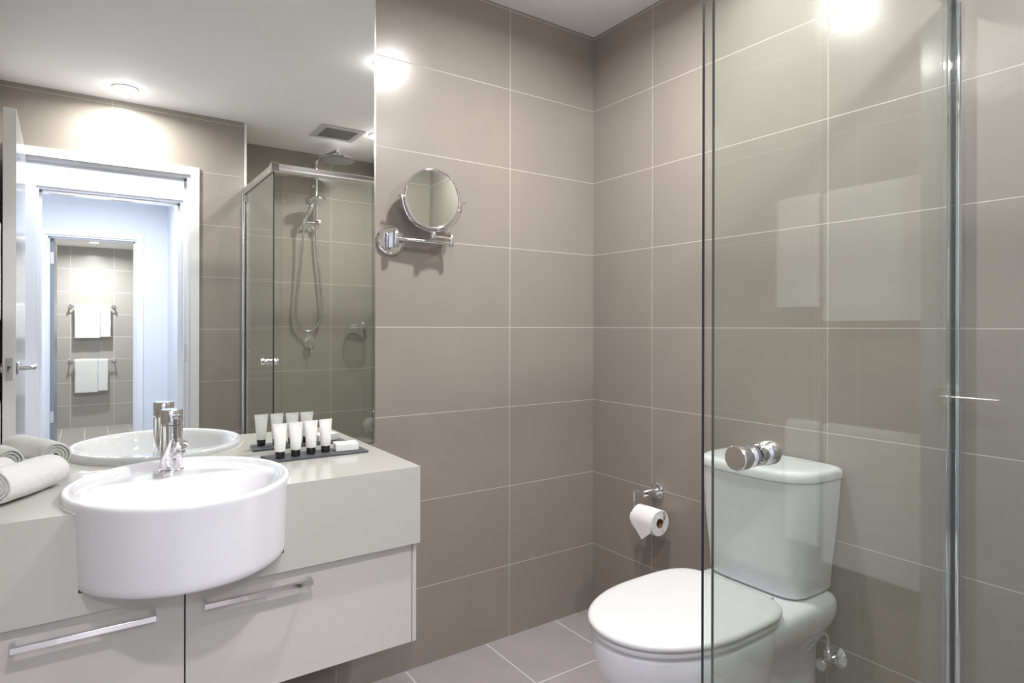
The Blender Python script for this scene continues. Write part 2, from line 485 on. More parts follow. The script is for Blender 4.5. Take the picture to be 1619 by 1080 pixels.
for side, sgn in ((0.040, 1), (-0.002, -1)):
    bm = bmesh.new()
    p = DP(DL - 0.055, side, 1.0)
    cyl(bm, p + dn * 0.0005 * sgn, p + dn * 0.009 * sgn, 0.026, 32, 0.002)
    ln = 0.055 if sgn > 0 else 0.035
    tube(bm, fillet([p + dn * 0.009 * sgn, p + dn * ln * sgn, p + dn * ln * sgn - dv * 0.13], 0.018, 8), 0.0095, 16)
    h = link('door_handle', bm, M_CHROME2, d)
bm = bmesh.new(); obox(bm, DL + 0.0002, DL + 0.0015, 0.008, 0.030, 0.955, 1.045, DP); lp = link('latch_plate', bm, M_CHROME2, d)
bm = bmesh.new(); obox(bm, DL + 0.0015, DL + 0.010, 0.013, 0.025, 0.988, 1.012, DP); link('latch_bolt', bm, M_CHROME, lp)

# ------------------------------------------------------------------ vanity
CX, CY, CZ0, CZ1 = -0.994, -0.404, 0.582, 0.791
BX, BY, BRX, BRY, BZ = -1.557, -0.287, 0.237, 0.262, 0.812
bm = bmesh.new()
gap = -0.0090
def ell(a, r=0.0): return (BX + (BRX + r) * math.cos(a), BY + (BRY + r) * math.sin(a))
# angle at which the basin outline meets the counter front
sa = math.asin((CY - BY) / (BRY + gap))
outline = [(CX, -0.001), (CX, CY)]
a0, a1 = sa, PI - sa
outline += [ell(a0 + (a1 - a0) * k / 60, gap) for k in range(61)]
outline += [(XL + 0.001, CY), (XL + 0.001, -0.001)]
NZ = 0.627                                  # floor of the notch that carries the basin
top = [bm.verts.new((x, y, CZ1)) for x, y in outline]
lowa = [bm.verts.new((x, y, NZ)) for x, y in outline[2:63]]
bot = [bm.verts.new((x, y, CZ0)) for x, y in ((CX, -0.001), (CX, CY), (XL + 0.001, CY), (XL + 0.001, -0.001))]
tarc = top[2:63]
bm.faces.new(top)
bm.faces.new(bot)
bm.faces.new(lowa)
for k in range(60): bm.faces.new((tarc[k], tarc[k + 1], lowa[k + 1], lowa[k]))
bm.faces.new((top[1], tarc[0], lowa[0], bot[1]))
bm.faces.new((tarc[-1], top[63], bot[2], lowa[-1]))
bm.faces.new((lowa[0], lowa[-1], bot[2], bot[1]))
bm.faces.new((top[0], top[1], bot[1], bot[0]))
bm.faces.new((top[63], top[64], bot[3], bot[2]))
bm.faces.new((top[64], top[0], bot[0], bot[3]))
bmesh.ops.triangulate(bm, faces=[f for f in bm.faces if len(f.verts) > 4])
vt = link('vanity_countertop', bm, M_STONE, None, smooth=False)
tag(vt, 'long pale stone vanity top with deep front apron around the basin', 'countertop')
b = vt.modifiers.new('bevel', 'BEVEL'); b.width = 0.0015; b.segments = 2; b.limit_method = 'ANGLE'; b.angle_limit = math.radians(60)

vc = thing('vanity_cabinet', 'wall-hung pale lacquer vanity cabinet with two drawers under the stone top', 'cabinet', (-1.55, -0.2, 0.308))
bm = bmesh.new()
add_box(bm, (XL + 0.002, -0.364, 0.312), (-1.012, -0.002, 0.330))
add_box(bm, (XL + 0.002, -0.364, 0.330), (-1.012, -0.350, 0.56))
add_box(bm, (XL + 0.002, -0.350, 0.330), (-2.08, -0.002, 0.5815))
link('carcass', bm, M_DARKGAP, vc)
boxobj('side_panel', [((-1.0085, -0.385, 0.308), (-0.9965, -0.002, 0.5815))], M_LACQ, vc, 0.0008)
def drawer(x0, x1, h0, h1, hz=0.548):
    d = boxobj('drawer', [((x0, -0.385, 0.308), (x1, -0.366, 0.5805))], M_LACQ, vc, 0.001)
    if h0 is None: return d
    bm = bmesh.new()
    w_, y0, y1 = 0.009, -0.3852, -0.4145
    add_box(bm, (h0, y1, hz - 0.006), (h0 + w_, y0, hz + 0.006))
    add_box(bm, (h1 - w_, y1, hz - 0.006), (h1, y0, hz + 0.006))
    add_box(bm, (h0, y1 - 0.009, hz - 0.006), (h1, y1, hz + 0.006))
    link('handle', bm, M_CHROME, d, bevel=0.0012)
    return d
drawer(-1.5625, -1.0105, -1.530, -1.289)
drawer(-2.094, -1.5655, -1.868, -1.622)

# basin
wb = thing('wash_basin', 'white oval ceramic basin bulging out of the vanity front', 'basin', (BX, BY, 0.6))
bm = bmesh.new()
SEG = 96
def ering(sx, sy, z, oy=0.0):
    return [Vector((BX + BRX * sx * math.cos(2 * PI * k / SEG), BY + oy + BRY * sy * math.sin(2 * PI * k / SEG), z)) for k in range(SEG)]
rings = [ering(0.30, 0.30, 0.630, -0.01), ering(0.90, 0.91, 0.628), ering(0.948, 0.952, 0.630), ering(0.963, 0.966, 0.636), ering(0.968, 0.970, 0.648), ering(0.973, 0.976, 0.70), ering(0.981, 0.985, 0.75), ering(0.990, 0.992, 0.785),
         ering(0.994, 0.996, BZ - 0.014), ering(0.997, 0.998, BZ - 0.008), ering(0.992, 0.993, BZ - 0.003), ering(0.980, 0.980, BZ), ering(0.965, 0.965, BZ + 0.0003), ering(0.945, 0.945, BZ - 0.001),
         ering(0.925, 0.925, BZ - 0.004), ering(0.905, 0.905, BZ - 0.010)]
loft(bm, rings, True, False)
# inner surface: tap ledge at the back, bowl in front
def inner(r, t):
    x = BRX * r * math.cos(t); y = BRY * r * math.sin(t)
    zrim = BZ - 0.010
    # bowl
    bx, by = x / 0.212, (y + 0.052) / (0.150 if y > -0.052 else 0.188)
    ex_ = 3.0 if y > -0.052 else 2.0
    q = (abs(bx) ** ex_ + abs(by) ** ex_) ** (1 / ex_)
    ledge = BZ - 0.017
    if q >= 1: zz = ledge
    else:
        s = min(1.0, (1 - q) / 0.62); s = s * s * (3 - 2 * s) * 0.35 + 0.65 * math.sin(s * PI / 2)
        zz = ledge - 0.125 * s
    k = max(0.0, (r - 0.80) / 0.105); k = min(1, k)
    return Vector((BX + x, BY + y, zz * (1 - k * k) + zrim * k * k))
ri = [[inner(0.905 * (1 - j / 44), 2 * PI * k / SEG) for k in range(SEG)] for j in range(44)]
loft(bm, ri, False, True)
bmesh.ops.remove_doubles(bm, verts=bm.verts, dist=2e-5)
link('bowl', bm, M_CERAM, wb, angle=80)
bm = bmesh.new()
revolve(bm, (BX, BY - 0.05, BZ - 0.1425), (0, 0, 1), [(0, 0.0), (0, 0.024), (0.003, 0.024), (0.004, 0.018), (0.0025, 0.014), (0.003, 0.0)], 32, False, False)
link('waste_plug', bm, M_CHROME, wb)
bm = bmesh.new()
tube(bm, [Vector((BX + (BRX * 0.992 + 0.0010) * math.cos(a), BY + (BRY * 0.994 + 0.0010) * math.sin(a), CZ1 + 0.0005)) for a in [a0 + (a1 - a0) * k / 70 for k in range(71)]], 0.0025, 8)
link('silicone_bead', bm, M_SILIC, wb)

# mixer tap
TX, TY, TZ = -1.562, -0.100, BZ - 0.0165
tp = thing('basin_mixer', 'chrome cylindrical mixer tap standing on the basin ledge', 'tap', (TX, TY, TZ))
bm = bmesh.new()
R0 = 0.0262
revolve(bm, (TX, TY, TZ), (0, 0, 1), [(0, 0.0300), (0.003, 0.0300), (0.005, R0), (0.030, R0), (0.0305, R0 - 0.001), (0.032, R0 - 0.001), (0.0325, R0), (0.079, R0), (0.0795, R0 - 0.001), (0.081, R0 - 0.001), (0.0815, R0), (0.117, R0), (0.118, R0 - 0.002)], 48)
link('body', bm, M_CHROME, tp)
bm = bmesh.new()
revolve(bm, (TX, TY, TZ + 0.1200), (0, 0, 1), [(0, R0 - 0.0015), (0.001, R0), (0.036, R0), (0.039, R0 - 0.002), (0.0395, 0)], 48, True, False)
hd = link('handle_cap', bm, M_CHROME, tp)
bm = bmesh.new()
cyl(bm, (TX + 0.003, TY - 0.022, TZ + 0.141), (TX + 0.012, TY - 0.056, TZ + 0.145), 0.0058, 18, 0.001)
link('lever_pin', bm, M_CHROME, hd)
bm = bmesh.new()
s0, s1 = Vector((TX + 0.002, TY - 0.014, TZ + 0.040)), Vector((TX + 0.012, TY - 0.112, TZ + 0.084))
cyl(bm, s0, s1, 0.0135, 32, 0.0008)
sp_ = link('spout', bm, M_CHROME, tp)
bm = bmesh.new()
e = s1 * 0.86 + s0 * 0.14
cyl(bm, e - Vector((0, 0, 0.008)), e - Vector((0, 0, 0.024)), 0.0105, 24, 0.001)
link('aerator', bm, M_CHROME2, sp_)

# wall mirror
wm = thing('wall_mirror', 'large frameless mirror covering the wall above the vanity', 'mirror', (-1.53, -0.001, 0.795))
boxobj('mirror_glass', [((XL + 0.002, YM, CZ1 + 0.003), (-0.966, -0.0005, ZC - 0.002))], M_MIRROR, wm, smooth=False)
boxobj('edge_strip', [((-0.9658, YM - 0.0006, CZ1 + 0.001), (-0.9615, -0.0005, ZC - 0.002))], M_ALU, wm)
boxobj('bottom_strip', [((XL + 0.003, YM - 0.0012, CZ1 + 0.0004), (-0.966, -0.0005, CZ1 + 0.003))], M_ALU, wm)

# ------------------------------------------------------------------ shaving mirror
sm = thing('shaving_mirror', 'round chrome extending shaving mirror on a wall bracket', 'mirror', (-0.912, -0.001, 1.461))
FX, FZ_ = -0.908, 1.460
bm = bmesh.new()
revolve(bm, (FX, -0.0005, FZ_), (0, -1, 0), [(0, 0.0515), (0.006, 0.0515), (0.012, 0.0485), (0.014, 0.045), (0.0135, 0.042), (0.0105, 0.0405), (0.010, 0)], 48, True, False)
link('wall_flange', bm, M_CHROME, sm)
bm = bmesh.new()
add_box(bm, (FX - 0.003, -0.038, FZ_ - 0.024), (FX + 0.003, -0.010, FZ_ + 0.024))
cyl(bm, (FX, -0.045, FZ_ - 0.028), (FX, -0.045, FZ_ + 0.028), 0.011, 28, 0.001)
link('pivot_post', bm, M_CHROME, sm)
JX, JY = -0.708, -0.060
bm = bmesh.new()
cyl(bm, (FX, -0.045, FZ_ + 0.002), (JX, JY, FZ_ - 0.002), 0.0064, 18)
link('lower_arm', bm, M_CHROME, sm)
bm = bmesh.new()
cyl(bm, (JX, JY, FZ_ - 0.014), (JX, JY, FZ_ + 0.026), 0.0090, 24, 0.001)
link('elbow_joint', bm, M_CHROME, sm)
KX, KY = -0.789, -0.080
bm = bmesh.new()
cyl(bm, (JX, JY, FZ_ + 0.014), (KX, KY, FZ_ + 0.014), 0.0050, 16)
link('upper_arm', bm, M_CHROME, sm)
MC = Vector((-0.7895, -0.080, 1.598)); MR = 0.0995
yawm = math.radians(-4.0); tilt = math.radians(-1.5)
ux = Vector((math.cos(yawm), math.sin(yawm), 0)); nn = Vector((math.sin(yawm) * math.cos(tilt), -math.cos(yawm) * math.cos(tilt), math.sin(tilt))); uz = ux.cross(-nn) if False else (nn.cross(ux)).normalized()
if uz.z < 0: uz = -uz
bm = bmesh.new()
cyl(bm, (KX, KY, FZ_ + 0.005), (KX, KY, FZ_ + 0.027), 0.0100, 24, 0.001)
tube(bm, [Vector((KX, KY, FZ_ + 0.026)), Vector((KX, KY, FZ_ + 0.030))], 0.005, 16)
Cc = Vector((MC.x, KY, MC.z))
R2 = MR + 0.009
pts = [Cc + ux * R2 * math.cos(a) + Vector((0, 0, 1)) * R2 * math.sin(a) for a in [PI + PI * k / 40 for k in range(41)]]
tube(bm, pts, 0.0032, 10)
yk = link('yoke', bm, M_CHROME, sm)
for s in (-1, 1):
    bm = bmesh.new()
    p = Cc + ux * (MR + 0.001) * s
    cyl(bm, p, p + ux * s * 0.016, 0.0025, 12)
    revolve(bm, p + ux * s * 0.012, ux * s, [(0, 0.0035), (0.003, 0.006), (0.007, 0.0055), (0.009, 0.002), (0.0092, 0)], 16, True, False)
    link('pivot_knob', bm, M_CHROME, sm)
bm = bmesh.new()
rg = []
for a in [2 * PI * k / 72 for k in range(72)]:
    rg.append(MC + ux * (MR - 0.002) * math.cos(a) + uz * (MR - 0.002) * math.sin(a))
tube(bm, rg, 0.0052, 12, closed=True)
link('rim', bm, M_CHROME, sm)
bm = bmesh.new()
revolve(bm, MC - nn * 0.004, nn, [(0, MR - 0.003), (0.0055, MR - 0.003)], 72)
link('mirror_glass', bm, M_MIRROR, sm, angle=20)

# ------------------------------------------------------------------ slate tray, tubes, soap
bm = bmesh.new()
def tray_pt(u, v, z):   # u along the tray 0..1, v across 0..1
    A = Vector((-1.330, -0.052, 0)); B_ = Vector((-1.040, -0.052, 0))
    A2 = Vector((-1.318, -0.148, 0)); B2 = Vector((-1.042, -0.152, 0))
    p = (A * (1 - u) + B_ * u) * (1 - v) + (A2 * (1 - u) + B2 * u) * v
    j = 0.0012 * mnoise.noise(Vector((u * 37, v * 31, z * 50)))
    return Vector((p.x + j, p.y + j, z))
n = 40
edge = [(k / n, 0) for k in range(n)] + [(1, k / 12) for k in range(12)] + [(1 - k / n, 1) for k in range(n)] + [(0, 1 - k / 12) for k in range(12)]
loft(bm, [[tray_pt(u, v, z) for u, v in edge] for z in (CZ1 + 0.0003, CZ1 + 0.0022, CZ1 + 0.0060)])
link_t = link('slate_tray', bm, M_SLATE, None, angle=30)
tag(link_t, 'flat dark slate tray on the vanity top holding toiletries', 'tray')
TRZ = CZ1 + 0.0062

def make_tube(x, y, rz, label):
    t = thing('toiletry_tube', label, 'tube', (0, 0, 0), 'white toiletry tubes on the slate tray')
    bm = bmesh.new()
    rings = []
    # stands on its cap, body flattens towards the crimped top
    prof = [(0.0185, 0.0110), (0.0195, 0.0140), (0.024, 0.0147), (0.045, 0.0160), (0.065, 0.0176), (0.082, 0.0191), (0.0885, 0.0197)]
    for z, r in prof:
        k = max(0.0, (z - 0.028) / (0.0885 - 0.028)); d = r * (1 - k ** 1.25) + 0.0012 * k ** 1.25
        rings.append([Vector((r * math.cos(a), d * math.sin(a), z)) for a in [2 * PI * q / 32 for q in range(32)]])
    for z, rr in ((0.0888, 0.0202), (0.0975, 0.0207)):
        rings.append([Vector((rr * math.copysign(abs(math.cos(a)) ** 0.3, math.cos(a)), 0.0009 * math.copysign(abs(math.sin(a)) ** 0.3, math.sin(a)) if abs(math.sin(a)) > 1e-6 else 0, z)) for a in [2 * PI * q / 32 for q in range(32)]])
    loft(bm, rings)
    link('tube_body', bm, M_TUBE, t, angle=50)
    bm = bmesh.new()
    revolve(bm, (0, 0, 0.0002), (0, 0, 1), [(0, 0.0116), (0.0006, 0.0123), (0.0168, 0.0131), (0.0180, 0.0124)], 32)
    link('cap', bm, M_CAP, t)
    # print on the side facing the wall: a small ring emblem; towards the room: two fine text lines
    bm = bmesh.new()
    for q in range(24):
        a = 2 * PI * q / 24; b_ = 2 * PI * (q + 1) / 24
        def pp(rad, an):
            px, pz = rad * math.cos(an), 0.0315 + rad * math.sin(an)
            k = max(0.0, (pz - 0.028) / 0.0605) ** 1.25; r = 0.0150; dd = (r * (1 - k) + 0.0012 * k)
            return Vector((px, dd * math.sqrt(max(0, 1 - (px / r) ** 2)) + 0.0002, pz))
        bm.faces.new([bm.verts.new(c) for c in (pp(0.0022, a), pp(0.0030, a), pp(0.0030, b_), pp(0.0022, b_))])
    link('emblem', bm, M_LOGO, t)
    bm = bmesh.new()
    for zz, hw in ((0.0385, 0.0045), (0.0360, 0.0060), (0.0290, 0.0050), (0.0270, 0.0065)):
        k = max(0.0, (zz - 0.028) / 0.0605) ** 1.25
        m_ = 10
        lo, hi = [], []
        for q in range(m_ + 1):
            px = -hw + 2 * hw * q / m_
            y_ = -((0.0152 * (1 - k) + 0.0012 * k) * math.sqrt(1 - (px / 0.0152) ** 2) + 0.0003)
            lo.append(bm.verts.new((px, y_, zz))); hi.append(bm.verts.new((px, y_, zz + 0.0006)))
        for q in range(m_): bm.faces.new((lo[q], lo[q + 1], hi[q + 1], hi[q]))
    link('printed_lines', bm, M_PRINT, t)
    t.location = (x, y, TRZ); t.rotation_euler = (0, 0, rz)
    return t
spots = [(-1.292, -0.116, 0.04, 'white toiletry tube on a black cap, nearest the basin'),
         (-1.2465, -0.110, -0.08, 'white toiletry tube on a black cap, second from the basin'),
         (-1.2005, -0.103, 0.05, 'white toiletry tube on a black cap, third from the basin'),
         (-1.1560, -0.098, 0.12, 'white toiletry tube on a black cap, nearest the soap carton')]
t0 = make_tube(*spots[0])
for x, y, rz, lb in spots[1:]:
    c = copy_tree(t0, (0, 0, 0), lb); c.location = (x, y, TRZ); c.rotation_euler = (0, 0, rz)

bm = bmesh.new()
cx, cy, a = -1.095, -0.100, math.radians(-8)
def SP(u, v, z): return Vector((cx + u * math.cos(a) - v * math.sin(a), cy + u * math.sin(a) + v * math.cos(a), TRZ + z))
obox(bm, -0.034, 0.034, -0.026, 0.026, 0.0002, 0.0225, SP)
o = link('soap_carton', bm, M_SOAP, None, bevel=0.0025)
tag(o, 'small white soap carton at the right end of the slate tray', 'soap')

# ------------------------------------------------------------------ towels
def rolled_towel(name, p0, p1, R, label, seed, turns=4.3, cut=1.0):
    """spiral sheet swept along its axis; p0,p1 axis ends"""
    p0, p1 = Vector(p0), Vector(p1); ax = (p1 - p0); L = ax.length; ax.normalize(); u, v = frame(ax)
    n = 150; rin = 0.006
    bm = bmesh.new()
    rings = []
    nl = 26
    th = (R - rin) / turns
    for j in range(nl + 1):
        s = j / nl
        off = 0.004 * mnoise.noise(Vector((s * 3, seed, 0)))
        outer, innr = [], []
        endk = min(s, 1 - s) * L
        rr = 1 - 0.10 * math.exp(-endk / 0.006)
        for k in range(n + 1):
            t = k / n
            a_ = seed + turns * 2 * PI * t
            r = rin + (R - rin) * t
            nz = 0.0016 * mnoise.noise(Vector((math.cos(a_) * 2.5, math.sin(a_) * 2.5, s * 6 + seed))) + 0.0035 * mnoise.noise(Vector((math.cos(a_), math.sin(a_), s * 2.2 + seed * 2)))
            ro = (r + nz * t + th * 0.475) * rr; rj = (r + nz * t - th * 0.475)
            w_ = 0.006 * (1 - t) * (1 if s > 0.5 else -1) * math.exp(-endk / 0.01)
            d = u * math.cos(a_) + v * math.sin(a_)
            # flatten where it lies on the top
            def flat(q):
                q = q.copy()
                if q.z < CZ1 + 0.0012: q.z = CZ1 + 0.0012
                return q
            base = p0 + ax * (s * L) + Vector((0, 0, off * 0.3)) + ax * (-w_)
            outer.append(flat(base + d * ro)); innr.append(flat(base + d * rj))
        rings.append(outer + innr[::-1])
    R_ = [[bm.verts.new(p) for p in r] for r in rings]
    m = len(R_[0])
    for A, B_ in zip(R_[:-1], R_[1:]):
        for i in range(m):
            j = (i + 1) % m
            bm.faces.new((A[i], A[j], B_[j], B_[i]))
    for r in (R_[0], R_[-1]):
        h = n + 1
        for k in range(n):
            bm.faces.new((r[k], r[k + 1], r[m - 2 - k], r[m - 1 - k]))
    o = link(name, bm, M_TOWEL, None, angle=70)
    return tag(o, label, 'towel', 'rolled white towels on the vanity top')
rolled_towel('rolled_towel', (-1.906, -0.262, CZ1 + 0.040), (-1.808, -0.092, CZ1 + 0.036), 0.0395, 'rolled white towel on the vanity top, the one nearer the basin', 2.6)
rolled_towel('rolled_towel', (-2.005, -0.235, CZ1 + 0.040), (-1.903, -0.060, CZ1 + 0.037), 0.0395, 'rolled white towel on the vanity top, the one nearer the left wall', 4.4)

def hung_towel(axis, along0, along1, front, top, drop_f, drop_b, out, label, group, thick=0.016, seed=0):
    """towel folded over a rail. axis 'y': wall in the y-z plane, out=+1 towards +x; axis 'x': wall in x-z plane, out towards +y"""
    bm = bmesh.new()
    w0, w1 = along0, along1
    rr = 0.012
    prof_o, prof_i = [], []
    nzs = 18
    # centre line: from back bottom over the rail to the front bottom  (d = distance out from the rail centre)
    cl = []
    for k in range(nzs): cl.append((-rr, top - rr - drop_b * (1 - k / nzs)))
    for k in range(9):
        a_ = PI - PI * k / 8
        cl.append((rr * math.cos(a_), top - rr + rr * math.sin(a_)))
    for k in range(1, nzs + 1): cl.append((rr, top - rr - drop_f * k / nzs))
    nw = 22
    grid_o, grid_i = [], []
    N_ = len(cl)
    for i, (d, z) in enumerate(cl):
        a_ = cl[max(i - 1, 0)]; b_ = cl[min(i + 1, N_ - 1)]
        tx, tz = b_[0] - a_[0], b_[1] - a_[1]; l = math.hypot(tx, tz); nx, nz = -tz / l * -1, tx / l * -1
        nx, nz = (tz / l) * -1, tx / l
        ro, rj = [], []
        for j in range(nw + 1):
            s = w0 + (w1 - w0) * j / nw
            e = min(j, nw - j) / nw * abs(w1 - w0)
            th = thick * (1 - 0.75 * math.exp(-e / 0.004)) * (0.75 if min(i, N_ - 1 - i) == 0 else 1)
            wv = 0.003 * mnoise.noise(Vector((s * 9 + seed, z * 5, seed)))
            so = s + 0.004 * mnoise.noise(Vector((z * 7, seed + (1 if j > nw / 2 else 5), 0)))
            do, zo = d + nx * th * 0.5 + wv, z + nz * th * 0.5
            di, zi = d - nx * min(th, rr * 0.7) * 0.5 + wv, z - nz * min(th, rr * 0.7) * 0.5
            P_ = lambda dd, zz: Vector((front + out * dd, so, zz)) if axis == 'y' else Vector((so, front + out * dd, zz))
            ro.append(bm.verts.new(P_(do, zo))); rj.append(bm.verts.new(P_(di, zi)))
        grid_o.append(ro); grid_i.append(rj)
    for G in (grid_o, grid_i):
        for i in range(N_ - 1):
            for j in range(nw):
                bm.faces.new((G[i][j], G[i][j + 1], G[i + 1][j + 1], G[i + 1][j]))
    for i in range(N_ - 1):
        for j in (0, nw): bm.faces.new((grid_o[i][j], grid_o[i + 1][j], grid_i[i + 1][j], grid_i[i][j]))
    for i in (0, N_ - 1):
        for j in range(nw): bm.faces.new((grid_o[i][j], grid_o[i][j + 1], grid_i[i][j + 1], grid_i[i][j]))
    o = link('hanging_towel', bm, M_TOWEL, None, angle=70)
    return tag(o, label, 'towel', group)

def towel_rail(axis, wall, out, a0, a1, z, stand, label, group):
    P_ = (lambda s, d, zz: Vector((wall + out * d, s, zz))) if axis == 'y' else (lambda s, d, zz: Vector((s, wall + out * d, zz)))
    nrm = P_(0, 1, 0) - P_(0, 0, 0)
    t = thing('towel_rail', label, 'towel rail', P_((a0 + a1) / 2, 0.001, z), group)
    for s in (a0, a1):
        bm = bmesh.new()
        revolve(bm, P_(s, 0.0005, z), nrm, [(0, 0.024), (0.006, 0.024), (0.009, 0.020), (0.009, 0.009), (stand - 0.01, 0.008), (stand + 0.008, 0.0105), (stand + 0.012, 0.0085), (stand + 0.013, 0)], 24, True, False)
        link('wall_post', bm, M_CHROME, t)
    bm = bmesh.new(); cyl(bm, P_(a0 + 0.006, stand, z), P_(a1 - 0.006, stand, z), 0.0065, 16)
    link('bar', bm, M_CHROME, t)
    return t
RW = XL
for z, nm, dr, ys in ((1.578, 'upper', (0.375, 0.33), -0.772), (0.875, 'lower', (0.40, 0.36), -0.805)):
    towel_rail('y', RW, 1, -1.34, -0.84, z - 0.014, 0.060, f'chrome towel rail on the left tiled wall, the {nm} one', 'towel rails on the left wall')
    hung_towel('y', -1.275, -0.925, RW + 0.060, z, dr[0], dr[0] - 0.03, 1, f'wide white towel hanging on the {nm} rail of the left wall', 'towels on the left wall rails', seed=z * 7)
    hung_towel('y', -0.912, ys, RW + 0.060, z, dr[1], dr[1] - 0.03, 1, f'narrow white towel hanging on the {nm} rail of the left wall', 'towels on the left wall rails', seed=z * 9)
for z, nm, xs in ((1.412, 'upper', (-1.838, -1.598, -1.494)), (0.788, 'lower', (-1.838, -1.617, -1.520))):
    towel_rail('x', FY, 1, -1.877, -1.460, z - 0.014, 0.060, f'chrome towel rail on the far room wall, the {nm} one', 'towel rails in the far room')
    hung_towel('x', xs[0], xs[1], FY + 0.060, z, 0.365, 0.33, 1, f'wide white towel hanging on the {nm} rail of the far room', 'towels on the far room rails', seed=z * 3)
    hung_towel('x', xs[1] + 0.003, xs[2], FY + 0.060, z - 0.002, 0.350, 0.32, 1, f'narrow white towel hanging on the {nm} rail of the far room', 'towels on the far room rails', seed=z * 5)

# ------------------------------------------------------------------ toilet
YT = -0.868
tl = thing('toilet', 'white close-coupled ceramic toilet with closed lid against the right wall', 'toilet', (-0.4, YT, 0))
bm = bmesh.new()
# bowl and foot: (z, xc, front radius, back radius, half width, nf, nb)
YC = YT + 0.010
S = [(0.0, -0.40, 0.175, 0.20, 0.118, 2.4, 4), (0.012, -0.40, 0.180, 0.20, 0.121, 2.4, 4), (0.03, -0.40, 0.172, 0.20, 0.116, 2.4, 4), (0.10, -0.40, 0.165, 0.20, 0.112, 2.3, 4), (0.16, -0.41, 0.185, 0.19, 0.122, 2.2, 4),
     (0.21, -0.42, 0.220, 0.18, 0.137, 2.15, 4), (0.26, -0.43, 0.252, 0.18, 0.153, 2.1, 4), (0.31, -0.44, 0.275, 0.18, 0.168, 2.1, 4), (0.35, -0.45, 0.282, 0.19, 0.177, 2.1, 4), (0.385, -0.455, 0.284, 0.19, 0.182, 2.1, 4), (0.408, -0.455, 0.283, 0.19, 0.182, 2.1, 4), (0.419, -0.455, 0.279, 0.19, 0.178, 2.1, 4), (0.422, -0.455, 0.270, 0.185, 0.170, 2.1, 4)]
loft(bm, [se_ring(xc, YT, rf, rb, hw, nf, nb, z, 96) for z, xc, rf, rb, hw, nf, nb in S])
# rear pedestal and the deck under the cistern
S2 = [(0.0, -0.20, 0.19, 0.195, 0.108), (0.012, -0.20, 0.19, 0.195, 0.110), (0.20, -0.20, 0.19, 0.195, 0.110), (0.26, -0.20, 0.20, 0.195, 0.113), (0.295, -0.20, 0.22, 0.195, 0.124), (0.320, -0.20, 0.25, 0.195, 0.142), (0.345, -0.20, 0.27, 0.195, 0.160), (0.372, -0.20, 0.27, 0.195, 0.171),
      (0.395, -0.20, 0.27, 0.195, 0.1745), (0.410, -0.20, 0.265, 0.195, 0.173), (0.420, -0.20, 0.26, 0.194, 0.168), (0.4255, -0.20, 0.25, 0.192, 0.160), (0.4275, -0.20, 0.235, 0.188, 0.148)]
loft(bm, [se_ring(xc, YT, rf, rb, hw, 7, 9, z, 96) for z, xc, rf, rb, hw in S2])
link('pan', bm, M_CERAM, tl, angle=60)
# seat and lid
def slabring(bm, base, zs):
    """base=(xc,rf,rb,hw,nf,nb); zs=[(z, inset)]"""
    xc, rf, rb, hw, nf, nb = base
    loft(bm, [se_ring(xc, YT, rf - i, rb - i, hw - i, nf, nb, z, 112) for z, i in zs])
bm = bmesh.new()
slabring(bm, (-0.465, 0.278, 0.205, 0.184, 2.1, 4.5), [(0.4232, 0.012), (0.4236, 0.004), (0.427, 0.0), (0.436, 0.0005), (0.4395, 0.004), (0.4397, 0.02)])
link('seat', bm, M_SEAT, tl, angle=60)
bm = bmesh.new()
slabring(bm, (-0.467, 0.281, 0.222, 0.188, 2.12, 4.2), [(0.4402, 0.020), (0.4406, 0.006), (0.4435, 0.0015), (0.447, 0.0), (0.4515, 0.001), (0.4555, 0.0045), (0.4580, 0.011), (0.4592, 0.022), (0.4602, 0.05), (0.4610, 0.11), (0.4612, 0.17)])
link('seat_lid', bm, M_SEAT, tl, angle=60)
for s in (-1, 1):
    bm = bmesh.new()
    cyl(bm, (-0.222, YT + s * 0.075 - 0.02, 0.437), (-0.222, YT + s * 0.075 + 0.02, 0.437), 0.0085, 20, 0.001)
    link('seat_hinge', bm, M_SEAT, tl)
# cistern
bm = bmesh.new()
C_ = [(0.430, 0.118, 0.142, 5.5), (0.434, 0.124, 0.150, 5.2), (0.445, 0.129, 0.1555, 5.0), (0.50, 0.134, 0.159, 4.6), (0.60, 0.143, 0.171, 4.2), (0.70, 0.153, 0.180, 3.7), (0.752, 0.159, 0.1835, 3.4)]
loft(bm, [se_ring(-0.058, YC, rf, 0.050, hw, nf, 12, z, 112) for z, rf, hw, nf in C_])
link('cistern', bm, M_CERAM, tl, angle=60)
bm = bmesh.new()
loft(bm, [se_ring(-0.058, YC, 0.164 - i, 0.054 - min(i, 0.01), 0.187 - i, 3.3, 12, z, 112) for z, i in [(0.7535, 0.010), (0.7540, 0.0015), (0.755, 0.0003), (0.757, 0.0), (0.771, 0.0005), (0.777, 0.003), (0.7812, 0.0075), (0.7833, 0.014), (0.7846, 0.028), (0.7852, 0.045)]])
cl = link('cistern_lid', bm, M_CERAM, tl, angle=60)
bm = bmesh.new()
revolve(bm, (-0.085, YC, 0.7853), (0, 0, 1), [(0, 0.024), (0.002, 0.024), (0.003, 0.021), (0.0025, 0.020), (0.0025, 0)], 32, False, False)
link('flush_button', bm, M_CHROME, cl)
# gasket between pan and cistern
bm = bmesh.new()
loft(bm, [se_ring(-0.055, YT, 0.10, 0.04, 0.12, 4, 10, z, 60) for z in (0.4272, 0.4300)])
link('gasket', bm, M_SILIC, tl)

